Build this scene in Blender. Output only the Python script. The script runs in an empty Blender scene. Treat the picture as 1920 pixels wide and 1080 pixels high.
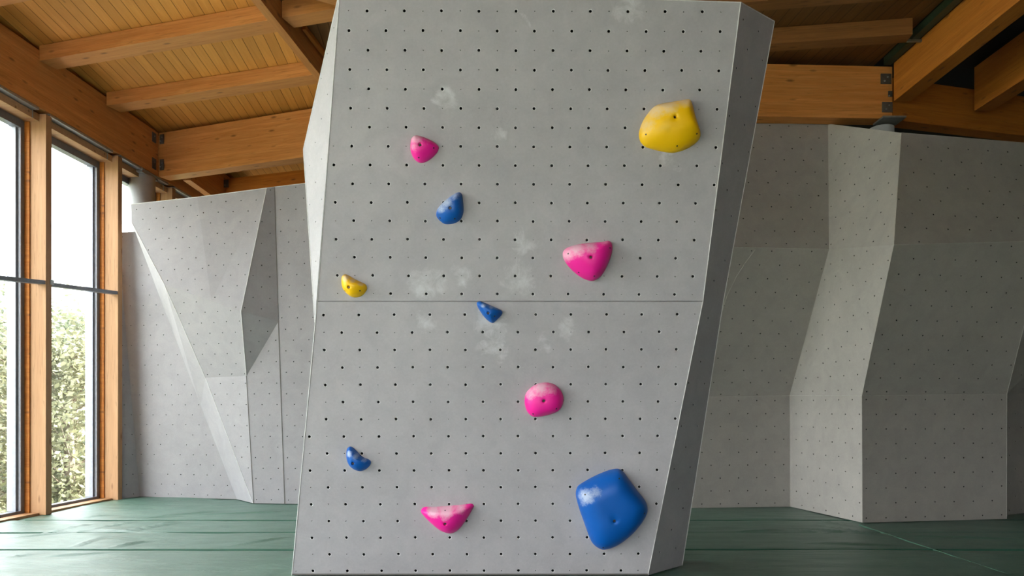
import bpy, bmesh, math, random
from mathutils import Vector, Matrix, noise
S = bpy.context.scene
C = S.collection
random.seed(7)
# ---------------------------------------------------------------- camera
F_PX, CX, HY, CAMZ = 1400.0, 960.0, 767.0, 1.3
cd = bpy.data.cameras.new('camera'); cam = bpy.data.objects.new('camera', cd); C.objects.link(cam)
cam.location = (0, 0, CAMZ); cam.rotation_euler = (math.pi/2, 0, 0)
cd.sensor_width = 36; cd.lens = F_PX/1920*36; cd.shift_y = (HY-540)/1920; cd.clip_end = 500
S.camera = cam
# ---------------------------------------------------------------- world, sun, exposure
S.view_settings.view_transform = 'Standard'; S.view_settings.look = 'None'
S.view_settings.gamma = 1; S.view_settings.exposure = 1.58
S.view_settings.use_curve_mapping = False
W = bpy.data.worlds.new('sky'); S.world = W; W.use_nodes = True
wn = W.node_tree; wn.nodes.clear()
def _w(t): return wn.nodes.new(t)
tc = _w('ShaderNodeTexCoord'); sx = _w('ShaderNodeSeparateXYZ'); rp = _w('ShaderNodeValToRGB'); bg = _w('ShaderNodeBackground'); wo = _w('ShaderNodeOutputWorld')
nz = _w('ShaderNodeTexNoise'); nz.inputs['Scale'].default_value = 2.2; nz.inputs['Detail'].default_value = 4
mxw = _w('ShaderNodeMix'); mxw.data_type = 'RGBA'
rp.color_ramp.elements[0].position = 0.0; rp.color_ramp.elements[0].color = (0.97, 0.98, 1.0, 1)
rp.color_ramp.elements[1].position = 0.8; rp.color_ramp.elements[1].color = (0.84, 0.92, 1.0, 1)
mr = _w('ShaderNodeMapRange'); mr.inputs['From Min'].default_value = .4; mr.inputs['From Max'].default_value = .65
wn.links.new(tc.outputs['Generated'], sx.inputs[0]); wn.links.new(sx.outputs['Z'], rp.inputs[0])
wn.links.new(tc.outputs['Generated'], nz.inputs['Vector']); wn.links.new(nz.outputs['Fac'], mr.inputs['Value'])
wn.links.new(mr.outputs[0], mxw.inputs[0]); wn.links.new(rp.outputs[0], mxw.inputs[6]); mxw.inputs[7].default_value = (1, 1, 1, 1)
wn.links.new(mxw.outputs[2], bg.inputs[0]); bg.inputs[1].default_value = 4.0
wn.links.new(bg.outputs[0], wo.inputs[0])
sl = bpy.data.lights.new('sun', 'SUN'); so = bpy.data.objects.new('sun', sl); C.objects.link(so)
sl.energy = 14.0; sl.angle = math.radians(2); sl.color = (1, .95, .85)
so.rotation_euler = (math.radians(-8), math.radians(50), 0)    # shines from the +X side over the roof onto the trees
def portal(name, loc, rot, w, h):
    l = bpy.data.lights.new(name, 'AREA'); l.shape = 'RECTANGLE'; l.size = w; l.size_y = h
    l.cycles.is_portal = True; o = bpy.data.objects.new(name, l); C.objects.link(o); o.location = loc; o.rotation_euler = rot
#portal('daylight_portal', (-6.12, 4.0, 2.4), (0, -math.pi/2, math.radians(-3.4)), 5.0, 21.5)
# ---------------------------------------------------------------- geometry helpers
def P(px, py, D): return Vector(((px-CX)/F_PX*D, D, CAMZ+(HY-py)/F_PX*D))
def FZ(px, py, z):
    D = (z-CAMZ)*F_PX/(HY-py); return P(px, py, D)
class Plane:
    def __init__(s, a, b, c):
        s.o = a.copy(); s.n = (b-a).cross(c-a).normalized()
        if s.n.dot(Vector((0, 0, CAMZ))-a) < 0: s.n = -s.n
        s.u = Vector((0, 0, 1)).cross(s.n).normalized(); s.v = s.n.cross(s.u).normalized()
    def px(s, x, y):
        e = Vector((0, 0, CAMZ)); d = P(x, y, 1)-e
        return e+d*((s.o-e).dot(s.n)/d.dot(s.n))
def tag(o, label=None, cat=None, group=None, kind=None):
    if label: o['label'] = label
    if cat: o['category'] = cat
    if group: o['group'] = group
    if kind: o['kind'] = kind
    elif cat: o['kind'] = 'thing'
    return o
def thing(name, loc, label, cat, group=None, mat=None):
    o = bpy.data.objects.new(name, None); C.objects.link(o); o.empty_display_size = .1
    o.location = loc
    if mat is not None: o.matrix_world = mat
    return tag(o, label, cat, group)
def obj(name, bm, mats, parent=None, off=True, smooth=False):
    """link bm as ONE mesh; vertices are in world space when off is set (shifted by the parent's place)"""
    me = bpy.data.meshes.new(name)
    if parent is not None and off:
        L = Vector(parent.location)
        for v in bm.verts: v.co -= L
    bm.to_mesh(me); bm.free()
    for m in (mats if isinstance(mats, (list, tuple)) else [mats]): me.materials.append(m)
    if smooth:
        for p in me.polygons: p.use_smooth = True
    o = bpy.data.objects.new(name, me); C.objects.link(o)
    if parent is not None: o.parent = parent
    return o
def add_box(bm, a, b, M=None, bev=0, mi=0):
    a, b = Vector(a), Vector(b)
    r = bmesh.ops.create_cube(bm, size=1)
    vs = r['verts']
    for v in vs:
        v.co = Vector([a[i]+(v.co[i]+.5)*(b[i]-a[i]) for i in range(3)])
    fs = set(f for v in vs for f in v.link_faces)
    if bev:
        es = list(set(e for v in vs for e in v.link_edges))
        rr = bmesh.ops.bevel(bm, geom=es, offset=bev, segments=2, profile=.6, affect='EDGES')
        vs = list(set(rr['verts']) | set(v for v in vs if v.is_valid)); fs = set(f for v in vs for f in v.link_faces)
    if M is not None:
        for v in vs: v.co = M @ v.co
    for f in fs: f.material_index = mi
    return vs
def add_cyl(bm, a, b, r, seg=16, r2=None, mi=0):
    a, b = Vector(a), Vector(b); d = b-a; r2 = r if r2 is None else r2
    M = Matrix.Translation((a+b)/2) @ d.to_track_quat('Z', 'Y').to_matrix().to_4x4()
    rr = bmesh.ops.create_cone(bm, cap_ends=True, segments=seg, radius1=r, radius2=r2, depth=d.length, matrix=M)
    for v in rr['verts']:
        for f in v.link_faces: f.material_index = mi
    return rr['verts']
def add_prism(bm, pts, off):
    """polygon swept along off"""
    a = [bm.verts.new(p) for p in pts]; b = [bm.verts.new(Vector(p)+Vector(off)) for p in pts]
    bm.faces.new(a); bm.faces.new(b[::-1])
    n = len(pts)
    for i in range(n): bm.faces.new((a[i], b[i], b[(i+1) % n], a[(i+1) % n]))
    bmesh.ops.recalc_face_normals(bm, faces=bm.faces[:])
# ---------------------------------------------------------------- materials
class NT:
    def __init__(s, name):
        s.m = bpy.data.materials.new(name); s.m.use_nodes = True; s.t = s.m.node_tree
        s.b = s.t.nodes['Principled BSDF']; s.out = s.t.nodes['Material Output']
    def n(s, t, **k):
        o = s.t.nodes.new(t)
        for a, v in k.items(): setattr(o, a, v)
        return o
    def l(s, a, b): s.t.links.new(a, b)
    def coord(s, scale=(1, 1, 1), kind='Object'):
        c = s.n('ShaderNodeTexCoord'); m = s.n('ShaderNodeMapping'); m.inputs['Scale'].default_value = scale
        s.l(c.outputs[kind], m.inputs[0]); return m.outputs[0]
    def noise(s, vec, scale, detail=4, rough=.55, dist=0):
        x = s.n('ShaderNodeTexNoise'); s.l(vec, x.inputs['Vector']); x.inputs['Scale'].default_value = scale
        x.inputs['Detail'].default_value = detail; x.inputs['Roughness'].default_value = rough; x.inputs['Distortion'].default_value = dist
        return x.outputs['Fac']
    def mr(s, v, a, b, c=0, d=1):
        x = s.n('ShaderNodeMapRange'); s.l(v, x.inputs[0])
        for i, q in zip((1, 2, 3, 4), (a, b, c, d)): x.inputs[i].default_value = q
        return x.outputs[0]
    def math(s, op, a, b=None, c=None):
        x = s.n('ShaderNodeMath', operation=op)
        for i, q in enumerate((a, b, c)):
            if q is None: continue
            if isinstance(q, (int, float)): x.inputs[i].default_value = q
            else: s.l(q, x.inputs[i])
        return x.outputs[0]
    def mix(s, f, a, b, mode='MIX'):
        x = s.n('ShaderNodeMix', data_type='RGBA', blend_type=mode)
        for i, q in ((0, f), (6, a), (7, b)):
            if isinstance(q, (int, float)): x.inputs[i].default_value = q
            elif isinstance(q, tuple): x.inputs[i].default_value = (*q, 1) if len(q) == 3 else q
            else: s.l(q, x.inputs[i])
        return x.outputs[2]
    def bump(s, h, strength=.3, dist=.01):
        x = s.n('ShaderNodeBump'); s.l(h, x.inputs['Height']); x.inputs['Strength'].default_value = strength; x.inputs['Distance'].default_value = dist
        s.l(x.outputs[0], s.b.inputs['Normal']); return x
    def set(s, **k):
        for a, v in k.items():
            i = s.b.inputs[a.replace('_', ' ')]
            if isinstance(v, (int, float)): i.default_value = v
            elif isinstance(v, tuple): i.default_value = (*v, 1)
            else: s.l(v, i)
        return s.m
def flat(name, col, rough=.5, metal=0, spec=.5):
    m = NT(name); c = m.coord(); f = m.noise(c, 30, 3)
    m.set(Base_Color=m.mix(m.mr(f, .3, .7), tuple(x*.88 for x in col), tuple(min(1, x*1.08) for x in col)), Roughness=rough, Metallic=metal)
    m.b.inputs['Specular IOR Level'].default_value = spec
    return m.m
def concrete(name, base, patches=(), warm=0.0):
    """troweled grey wall coating; patches = chalk marks (x, y, z, radius) in the object's own space"""
    m = NT(name); c = m.coord()
    big = m.noise(c, .9, 5, .6); mid = m.noise(c, 5, 6, .65, .6); fine = m.noise(c, 60, 4, .6)
    col = m.mix(m.mr(big, .3, .7), tuple(x*.93 for x in base), tuple(x*1.05 for x in base))
    col = m.mix(m.mr(mid, .35, .65), col, m.mix(1.0, col, (.90, .90, .91), 'MULTIPLY'))
    col = m.mix(m.mr(fine, .3, .75), m.mix(1.0, col, (.93, .93, .93), 'MULTIPLY'), col)
    # trowel scratches: thin curved lines
    w = m.noise(c, 11, 3, .5, 2.5); line = m.math('ABSOLUTE', m.math('SUBTRACT', w, .5)); line = m.mr(line, 0, .006, 1, 0)
    gate = m.mr(m.noise(c, 4.5, 2), .56, .66)
    sc = m.math('MULTIPLY', line, gate)
    col = m.mix(m.math('MULTIPLY', sc, .38), col, tuple(x*.55 for x in base))
    w2 = m.noise(c, 17, 3, .5, 1.8); line2 = m.mr(m.math('ABSOLUTE', m.math('SUBTRACT', w2, .52)), 0, .006, 1, 0)
    gate2 = m.mr(m.noise(c, 3.1, 2), .55, .66)
    col = m.mix(m.math('MULTIPLY', m.math('MULTIPLY', line2, gate2), .25), col, tuple(min(1, x*1.6) for x in base))
    # small pits
    vo = m.n('ShaderNodeTexVoronoi'); m.l(c, vo.inputs['Vector']); vo.inputs['Scale'].default_value = 14
    pit = m.mr(vo.outputs['Distance'], .035, .06, 1, 0)
    sel = m.math('GREATER_THAN', m.noise(c, 9, 1), .56)
    col = m.mix(m.math('MULTIPLY', m.math('MULTIPLY', pit, sel), .4), col, tuple(x*.4 for x in base))
    if patches:
        acc = None
        smear = m.noise(c, 9, 9, .78, 1.6)
        nv = m.n('ShaderNodeTexNoise'); m.l(c, nv.inputs['Vector']); nv.inputs['Scale'].default_value = 5; nv.inputs['Detail'].default_value = 5
        v1 = m.n('ShaderNodeVectorMath', operation='SUBTRACT'); m.l(nv.outputs['Color'], v1.inputs[0]); v1.inputs[1].default_value = (.5, .5, .5)
        v2 = m.n('ShaderNodeVectorMath', operation='SCALE'); m.l(v1.outputs[0], v2.inputs[0]); v2.inputs['Scale'].default_value = .38
        v3 = m.n('ShaderNodeVectorMath', operation='ADD'); m.l(c, v3.inputs[0]); m.l(v2.outputs[0], v3.inputs[1]); cw = v3.outputs[0]
        for (x, y, z, r) in patches:
            d = m.n('ShaderNodeVectorMath', operation='DISTANCE'); m.l(cw, d.inputs[0]); d.inputs[1].default_value = (x, y, z)
            f = m.mr(d.outputs['Value'], 0, r, 1, 0)
            acc = f if acc is None else m.math('MAXIMUM', acc, f)
        k = m.math('ADD', m.math('MULTIPLY', acc, .45), smear)
        k = m.math('MULTIPLY', m.mr(k, .62, .98), m.mr(acc, 0, .3))
        col = m.mix(m.math('MULTIPLY', k, .55), col, (.72, .73, .76))
    m.set(Base_Color=col, Roughness=.72)
    m.b.inputs['Specular IOR Level'].default_value = .35
    h = m.math('ADD', m.math('MULTIPLY', fine, .35), m.math('MULTIPLY', mid, .5)); h = m.math('SUBTRACT', h, m.math('MULTIPLY', sc, .4))
    m.bump(h, .35, .004)
    return m.m
def timber(name, ca, cb, knot=(.11, .04, .015), lam=.045, rough=.55):
    """glulam: grain along local X, laminations stacked in local Z"""
    m = NT(name); c = m.coord((1, 1, 1)); g = m.coord((.6, 9, 9)); g2 = m.coord((2.0, 70, 70))
    a = m.noise(g, 2.0, 5, .6, .8); b = m.noise(g2, 1.0, 3, .6)
    sp = m.n('ShaderNodeSeparateXYZ'); m.l(c, sp.inputs[0])
    lz = m.math('DIVIDE', sp.outputs['Z'], lam); fl = m.math('FLOOR', lz)
    wnz = m.n('ShaderNodeTexWhiteNoise', noise_dimensions='1D'); m.l(fl, wnz.inputs['W'])
    col = m.mix(m.mr(a, .32, .68), ca, cb)
    col = m.mix(m.math('MULTIPLY', wnz.outputs['Value'], .35), col, tuple(x*.72 for x in ca))
    col = m.mix(m.math('MULTIPLY', m.mr(b, .45, .7), .35), col, tuple(x*.6 for x in ca))
    fr = m.math('FRACT', lz); ln = m.mr(m.math('MINIMUM', fr, m.math('SUBTRACT', 1.0, fr)), 0, .04, 1, 0)
    col = m.mix(m.math('MULTIPLY', ln, .22), col, tuple(x*.5 for x in ca))
    kc = m.coord((3.2, 10, 10)); vo = m.n('ShaderNodeTexVoronoi'); m.l(kc, vo.inputs['Vector']); vo.inputs['Scale'].default_value = 1.0
    kk = m.mr(vo.outputs['Distance'], .07, .22, 1, 0)
    sepc = m.n('ShaderNodeSeparateColor'); m.l(vo.outputs['Color'], sepc.inputs[0])
    kk = m.math('MULTIPLY', kk, m.math('GREATER_THAN', sepc.outputs[0], .45))
    st3 = m.noise(m.coord((1.1, 16, 16)), 2.3, 4, .6, 1.6); col = m.mix(m.math('MULTIPLY', m.mr(st3, .58, .70), .45), col, tuple(x*.45 for x in ca))
    col = m.mix(m.math('MULTIPLY', kk, .7), col, knot)
    m.set(Base_Color=col, Roughness=rough); m.b.inputs['Specular IOR Level'].default_value = .3
    m.bump(m.math('ADD', b, m.math('MULTIPLY', ln, -.6)), .25, .003)
    return m.m
def deck_mat(name, ca, cb, wid=.135, ang=-5.0):
    m = NT(name); tcx = m.n('ShaderNodeTexCoord'); mp = m.n('ShaderNodeMapping'); m.l(tcx.outputs['Object'], mp.inputs[0])
    mp.inputs['Rotation'].default_value = (0, 0, math.radians(ang))
    sp = m.n('ShaderNodeSeparateXYZ'); m.l(mp.outputs[0], sp.inputs[0])
    u = m.math('DIVIDE', sp.outputs['X'], wid); fl = m.math('FLOOR', u); fr = m.math('FRACT', u)
    wnz = m.n('ShaderNodeTexWhiteNoise', noise_dimensions='1D'); m.l(fl, wnz.inputs['W'])
    st = m.n('ShaderNodeMapping'); m.l(mp.outputs[0], st.inputs[0]); st.inputs['Scale'].default_value = (14, .9, 1)
    cmb = m.n('ShaderNodeVectorMath', operation='ADD'); m.l(st.outputs[0], cmb.inputs[0]); cx = m.n('ShaderNodeCombineXYZ'); m.l(m.math('MULTIPLY', wnz.outputs['Value'], 37.0), cx.inputs[1]); m.l(cx.outputs[0], cmb.inputs[1])
    a = m.noise(cmb.outputs[0], 1.6, 5, .6, .7)
    col = m.mix(m.mr(a, .3, .7), ca, cb)
    col = m.mix(m.math('MULTIPLY', wnz.outputs['Value'], .45), col, tuple(x*.66 for x in ca))
    vo = m.n('ShaderNodeTexVoronoi'); st2 = m.n('ShaderNodeMapping'); m.l(mp.outputs[0], st2.inputs[0]); st2.inputs['Scale'].default_value = (9, 3, 1)
    m.l(st2.outputs[0], vo.inputs['Vector']); vo.inputs['Scale'].default_value = 1.0
    sc = m.n('ShaderNodeSeparateColor'); m.l(vo.outputs['Color'], sc.inputs[0])
    kk = m.math('MULTIPLY', m.mr(vo.outputs['Distance'], .05, .13, 1, 0), m.math('GREATER_THAN', sc.outputs[0], .72))
    col = m.mix(m.math('MULTIPLY', kk, .6), col, tuple(x*.3 for x in ca))
    ed = m.mr(m.math('MINIMUM', fr, m.math('SUBTRACT', 1.0, fr)), .01, .04, 1, 0)
    col = m.mix(m.math('MULTIPLY', ed, .75), col, tuple(x*.22 for x in ca))
    m.set(Base_Color=col, Roughness=.6); m.b.inputs['Specular IOR Level'].default_value = .25
    m.bump(m.math('MULTIPLY', ed, -1.0), .6, .008)
    return m.m
WALL_L = concrete('grey wall coating', (.355, .342, .36))
WALL_R = concrete('warm grey wall coating', (.425, .40, .37))
M_EDGE = flat('pale panel edge', (.62, .62, .62), .6)
M_EDGE_R = flat('warm grey panel edge', (.46, .44, .41), .6)
M_TNUT = flat('dark threaded insert', (.012, .012, .014), .5, .3)
M_RIM = flat('pale rubbed hole rim', (.66, .66, .67), .7)
M_TIM = timber('glulam spruce', (.54, .205, .055), (.70, .31, .10))
M_TIMP = timber('pale post timber', (.44, .235, .115), (.52, .30, .155), lam=.2)
M_TIMC = timber('bright orange glulam', (.66, .24, .055), (.80, .34, .10))
M_TIMD = timber('purlin timber darkened for shade', (.26, .10, .03), (.34, .14, .045))  # middle bay purlins: their unlit tone is put into the timber colour
M_TIMO = timber('orange glulam', (.47, .145, .02), (.60, .215, .036))
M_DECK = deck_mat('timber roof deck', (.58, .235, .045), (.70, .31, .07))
M_DECK2 = deck_mat('roof deck darkened for shade', (.16, .065, .018), (.22, .095, .028))  # middle bay deck: shade painted in as a darker copy of the deck
M_DKDECK = flat('roof deck blackened for shade', (.018, .018, .018), .8)  # right bay deck: light does not reach it, so shade is painted black
M_STEEL = flat('galvanised steel', (.36, .37, .37), .42, .7)
M_DKSTEEL = flat('weathered steel plate', (.13, .12, .11), .5, .5)
M_FRAME = flat('dark grey aluminium', (.15, .16, .19), .4, .2)
M_FRAMEL = flat('light grey gasket', (.30, .31, .36), .5, .1)
M_GREEN = flat('green painted metal', (.035, .06, .04), .4, .3)
M_CONC = concrete('column concrete', (.46, .47, .47))
M_PLASTER = flat('dark plaster', (.10, .09, .08), .9)
g = NT('window glass'); g.t.nodes.remove(g.b)
tr = g.n('ShaderNodeBsdfTransparent'); tr.inputs[0].default_value = (.95, .97, .96, 1)
gl = g.n('ShaderNodeBsdfGlossy'); gl.inputs['Roughness'].default_value = .02
fr = g.n('ShaderNodeLayerWeight'); mm = g.n('ShaderNodeMixShader')
g.l(g.math('ADD', g.math('MULTIPLY', g.math('POWER', fr.outputs['Facing'], 5.0), .9), .03), mm.inputs[0]); g.l(tr.outputs[0], mm.inputs[1]); g.l(gl.outputs[0], mm.inputs[2]); g.l(mm.outputs[0], g.out.inputs[0])
M_GLASS = g.m
# ---------------------------------------------------------------- panels with real bolt holes
def hole_panel(bm, pts, cx, cy, origin, both=True, r_big=.0085, r_small=.0035, gap=.0018, rims=False, parity=0, rot=0.0):
    """flat convex facet with countersunk insert holes; both = a small screw hole in every other cell"""
    pl = Plane(pts[0], pts[1], pts[2]); n = pl.n
    u, v = pl.u.copy(), pl.v.copy()
    if rot:
        q = Matrix.Rotation(rot, 3, n); u = q @ u; v = q @ v
    cen = sum(pts, Vector())/len(pts)
    o = origin-n*((origin-pl.o).dot(n))
    q2 = [((p-o).dot(u), (p-o).dot(v)) for p in pts]
    x0, x1 = min(a for a, b in q2), max(a for a, b in q2); y0, y1 = min(b for a, b in q2), max(b for a, b in q2)
    tmp = bmesh.new()
    edges = []
    N = len(pts); cc = (sum(a for a, b in q2)/N, sum(b for a, b in q2)/N)
    for i in range(N):
        a, b = q2[i], q2[(i+1) % N]; L = math.hypot(b[0]-a[0], b[1]-a[1])
        if L < 1e-5: continue
        nx, ny = (b[1]-a[1])/L, -(b[0]-a[0])/L
        if (cc[0]-a[0])*nx+(cc[1]-a[1])*ny > 0: nx, ny = -nx, -ny
        edges.append((a, (nx, ny)))
    cache = {}
    def vert(x, y, d):
        k = (round(x, 5), round(y, 5), round(d, 5))
        if k not in cache: cache[k] = tmp.verts.new((x, y, d))
        return cache[k]
    rr = .7071067
    cs = [(1, 0), (rr, rr), (0, 1), (-rr, rr), (-1, 0), (-rr, -rr), (0, -1), (rr, -rr)]
    sq = [(1, 0), (1, 1), (0, 1), (-1, 1), (-1, 0), (-1, -1), (0, -1), (1, -1)]
    for j in range(math.floor(y0/cy-.5), math.ceil(y1/cy+.5)+1):
        for i in range(math.floor(x0/cx-.5), math.ceil(x1/cx+.5)+1):
            x, y = i*cx, j*cy
            dist = max((x-a[0])*e[0]+(y-a[1])*e[1] for a, e in edges)
            if dist > max(cx, cy)*.8: continue
            big = (i+j+parity) % 2 == 0
            outer = [vert(x+a*cx/2, y+b*cy/2, 0) for a, b in sq]
            if dist > -.022 or (not big and not both):
                tmp.faces.new(outer); continue
            r = r_big if big else r_small
            jx, jy = x+random.uniform(-.0015, .0015), y+random.uniform(-.0015, .0015)
            rim = [tmp.verts.new((jx+a*r*1.38, jy+b*r*1.38, 0)) for a, b in cs]
            lip = [tmp.verts.new((jx+a*r, jy+b*r, -.0022)) for a, b in cs]
            bot = [tmp.verts.new((jx+a*r, jy+b*r, -.045 if big else -.02)) for a, b in cs]
            for k in range(8):
                l = (k+1) % 8
                tmp.faces.new((outer[k], outer[l], rim[l], rim[k]))
                f = tmp.faces.new((rim[k], rim[l], lip[l], lip[k])); f.material_index = 2 if rims else 0
                f = tmp.faces.new((lip[k], lip[l], bot[l], bot[k])); f.material_index = 1
            f = tmp.faces.new(bot); f.material_index = 1
    for a, e in edges:
        bmesh.ops.bisect_plane(tmp, geom=tmp.verts[:]+tmp.edges[:]+tmp.faces[:], dist=1e-6, plane_co=(a[0]-e[0]*gap, a[1]-e[1]*gap, 0), plane_no=(e[0], e[1], 0), clear_outer=True)
    vm = {}
    for q in tmp.verts: vm[q] = bm.verts.new(o+u*q.co.x+v*q.co.y+n*q.co.z)
    for f in tmp.faces:
        nf = bm.faces.new([vm[q] for q in f.verts]); nf.material_index = f.material_index
        if f.material_index == 0 and nf.calc_area() > 1e-4:
            nf.normal_update()
            if nf.normal.dot(n) < 0: nf.normal_flip()
    tmp.free()
def edge_strip(bm, a, b, r=.0035):
    add_cyl(bm, a, b, r, 6)
# ================================================================ MAIN CLIMBING SLAB
ZS = 2.115
Db, Ds, Dt = 5.85, 5.65, 5.36
fb_l = P(547.5, 1078.5, Db); fb_r = P(1215, 1078.5, Db)
fs_l = P(595, 565, Ds); fs_r = P(1318, 565, Ds)
up = Plane(fs_l, fs_r, P(1389, 4.4, Dt)); lo = Plane(fb_l, fb_r, fs_r)
ft_r = P(1389, 4.4, Dt); ft_l = up.px(637.5, -20)
bb_r = FZ(1279, 1060, 0.0); bs_r = P(1356, 566, 5.864); bt_r = P(1452, 40, 5.73)
lB = P(569, 280, 5.80); lC = lo.px(590.5, 604)
bt_l = Vector((ft_l.x+.02, 6.1, ft_l.z-.15)); bm_l = Vector((lB.x+.05, 6.35, lB.z)); bs_l = Vector((fs_l.x+.08, 6.4, ZS)); bb_l = Vector((fb_l.x+.10, 6.45, 0))
kt_r = Vector((bt_r.x-.05, 6.15, bt_r.z-.1)); ks_r = Vector((bs_r.x-.05, 6.45, ZS)); kb_r = Vector((bb_r.x-.05, 6.5, 0))
slab = thing('climbing_wall', (0, 6.0, 0), 'tall freestanding grey climbing wall leaning forward, with coloured holds bolted on', 'climbing wall')
cpt = [(1180, 15, .16), (985, 42, .07), (938, 255, .10), (985, 460, .12), (975, 522, .20), (800, 528, .16), (862, 522, .12), (925, 612, .16), (1058, 607, .13), (1018, 640, .09), (1260, 292, .12), (838, 185, .09), (925, 650, .14), (795, 610, .12)]
patches = []
for x, y, r in cpt:
    q = (up if y < 565 else lo).px(x, y)-Vector(slab.location); patches.append((q.x, q.y, q.z, r))
M_SLAB = concrete('slab grey coating', (.452, .436, .46), patches)
s_ = .268
def panel_obj(name, pts, parent, mats, label=None, **k):
    bm = bmesh.new(); hole_panel(bm, pts, **k); o = obj(name, bm, mats, parent)
    if label: o['label'] = label
    return o
panel_obj('upper_panel', [fs_l, fs_r, ft_r, ft_l], slab, [M_SLAB, M_TNUT, M_RIM], rims=True, cx=s_/2, cy=s_/2, origin=up.px(688, 20), r_big=.011, rot=-.003)
panel_obj('lower_panel', [fb_l, fb_r, fs_r, fs_l], slab, [M_SLAB, M_TNUT, M_RIM], rims=True, cx=s_/2, cy=s_/2*.99, origin=lo.px(673, 590.4), r_big=.011, rot=.002)
def tri_panels(name, polys, parent, mats, label=None, **k):
    bm = bmesh.new()
    for p in polys: hole_panel(bm, p, **k)
    o = obj(name, bm, mats, parent)
    if label: o['label'] = label
    return o
tri_panels('side_panel', [[fs_r, bs_r, bt_r], [fs_r, bt_r, ft_r]], slab, [M_SLAB, M_TNUT], 'dark right side panel above the seam', cx=.12, cy=.17, origin=fs_r, both=False, r_big=.007, gap=0)
tri_panels('side_panel', [[fb_r, bb_r, bs_r], [fb_r, bs_r, fs_r]], slab, [M_SLAB, M_TNUT], 'dark right side panel below the seam', cx=.12, cy=.17, origin=fb_r, both=False, r_big=.007, gap=0)
tri_panels('side_panel', [[lC, lB, ft_l]], slab, [M_SLAB, M_TNUT], 'brightly lit slanting left side facet', cx=.1, cy=.15, origin=lB, both=False, r_big=.004, gap=0)
bm = bmesh.new()
def fpoly(bm, *p): bm.faces.new([bm.verts.new(q) for q in p])
for t in ([fb_l, lC, bs_l], [fb_l, bs_l, bb_l], [lC, lB, bs_l], [lB, bm_l, bs_l], [lB, ft_l, bt_l], [lB, bt_l, bm_l],
          [bb_r, kb_r, ks_r], [bb_r, ks_r, bs_r], [bs_r, ks_r, kt_r], [bs_r, kt_r, bt_r], [ft_l, ft_r, bt_r], [ft_l, bt_r, kt_r], [ft_l, kt_r, bt_l],
          [bb_l, kb_r, ks_r], [bb_l, ks_r, bs_l], [bs_l, ks_r, kt_r], [bs_l, kt_r, bt_l], [bs_l, bt_l, bm_l], [fb_l, fb_r, bb_r], [fb_l, bb_r, kb_r], [fb_l, kb_r, bb_l]):
    fpoly(bm, *t)
obj('back_shell', bm, M_SLAB, slab)
bm = bmesh.new()
for a, b in ((fb_l, fs_l), (fs_l, ft_l), (fb_r, fs_r), (fs_r, ft_r), (ft_l, ft_r), (ft_r, bt_r), (bt_r, bs_r), (bs_r, bb_r), (ft_l, lB), (lB, lC)):
    edge_strip(bm, a, b, .004)
obj('edge_strip', bm, M_EDGE, slab)
bm = bmesh.new(); add_prism(bm, [fb_l+Vector((0, -.004, .0)), fb_r+Vector((0, -.004, 0)), fb_r+Vector((0, -.004, .012)), fb_l+Vector((0, -.004, .012))], (0, .01, 0))
tag(obj('base_strip', bm, M_DKSTEEL, slab), 'thin dark strip along the foot')
# ================================================================ CLIMBING HOLDS
def plastic(name, col, chalkc):
    m = NT(name); c = m.coord(); at = m.n('ShaderNodeAttribute', attribute_name='chalk')
    n1 = m.noise(c, 38, 8, .75, .6); n2 = m.noise(c, 130, 4, .7)
    k = m.math('ADD', at.outputs['Fac'], m.math('MULTIPLY', m.math('SUBTRACT', n1, .5), 1.1))
    k = m.math('ADD', k, m.math('MULTIPLY', m.math('SUBTRACT', n2, .5), .5))
    k = m.math('MULTIPLY', m.mr(k, .22, .85), .74)
    base = m.mix(m.mr(m.noise(c, 8, 3), .3, .7), tuple(x*.95 for x in col), col)
    m.set(Base_Color=m.mix(k, base, chalkc), Roughness=m.mr(k, 0, 1, .38, .8))
    m.b.inputs['Specular IOR Level'].default_value = .4
    m.bump(m.math('ADD', n2, m.math('MULTIPLY', n1, .4)), .2, .002)
    return m.m
M_PINK = plastic('pink resin', (.95, .014, .34), (.84, .62, .70))
M_BLUE = plastic('blue resin', (.001, .105, .46), (.60, .68, .80))
M_YEL = plastic('yellow resin', (1.0, .57, .001), (.80, .62, .42))
M_BOLT = flat('dark zinc bolt', (.13, .105, .085), .45, .6)
M_HOLE = flat('dark screw recess', (.03, .02, .025), .7)
def catmull(pts, n):
    out = []; N = len(pts)
    for i in range(N):
        p0, p1, p2, p3 = pts[i-1], pts[i], pts[(i+1) % N], pts[(i+2) % N]
        for k in range(n):
            t = k/n
            out.append(tuple(.5*((2*p1[a])+(-p0[a]+p2[a])*t+(2*p0[a]-5*p1[a]+4*p2[a]-p3[a])*t*t+(-p0[a]+3*p1[a]-3*p2[a]+p3[a])*t**3) for a in (0, 1)))
    return out
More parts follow.
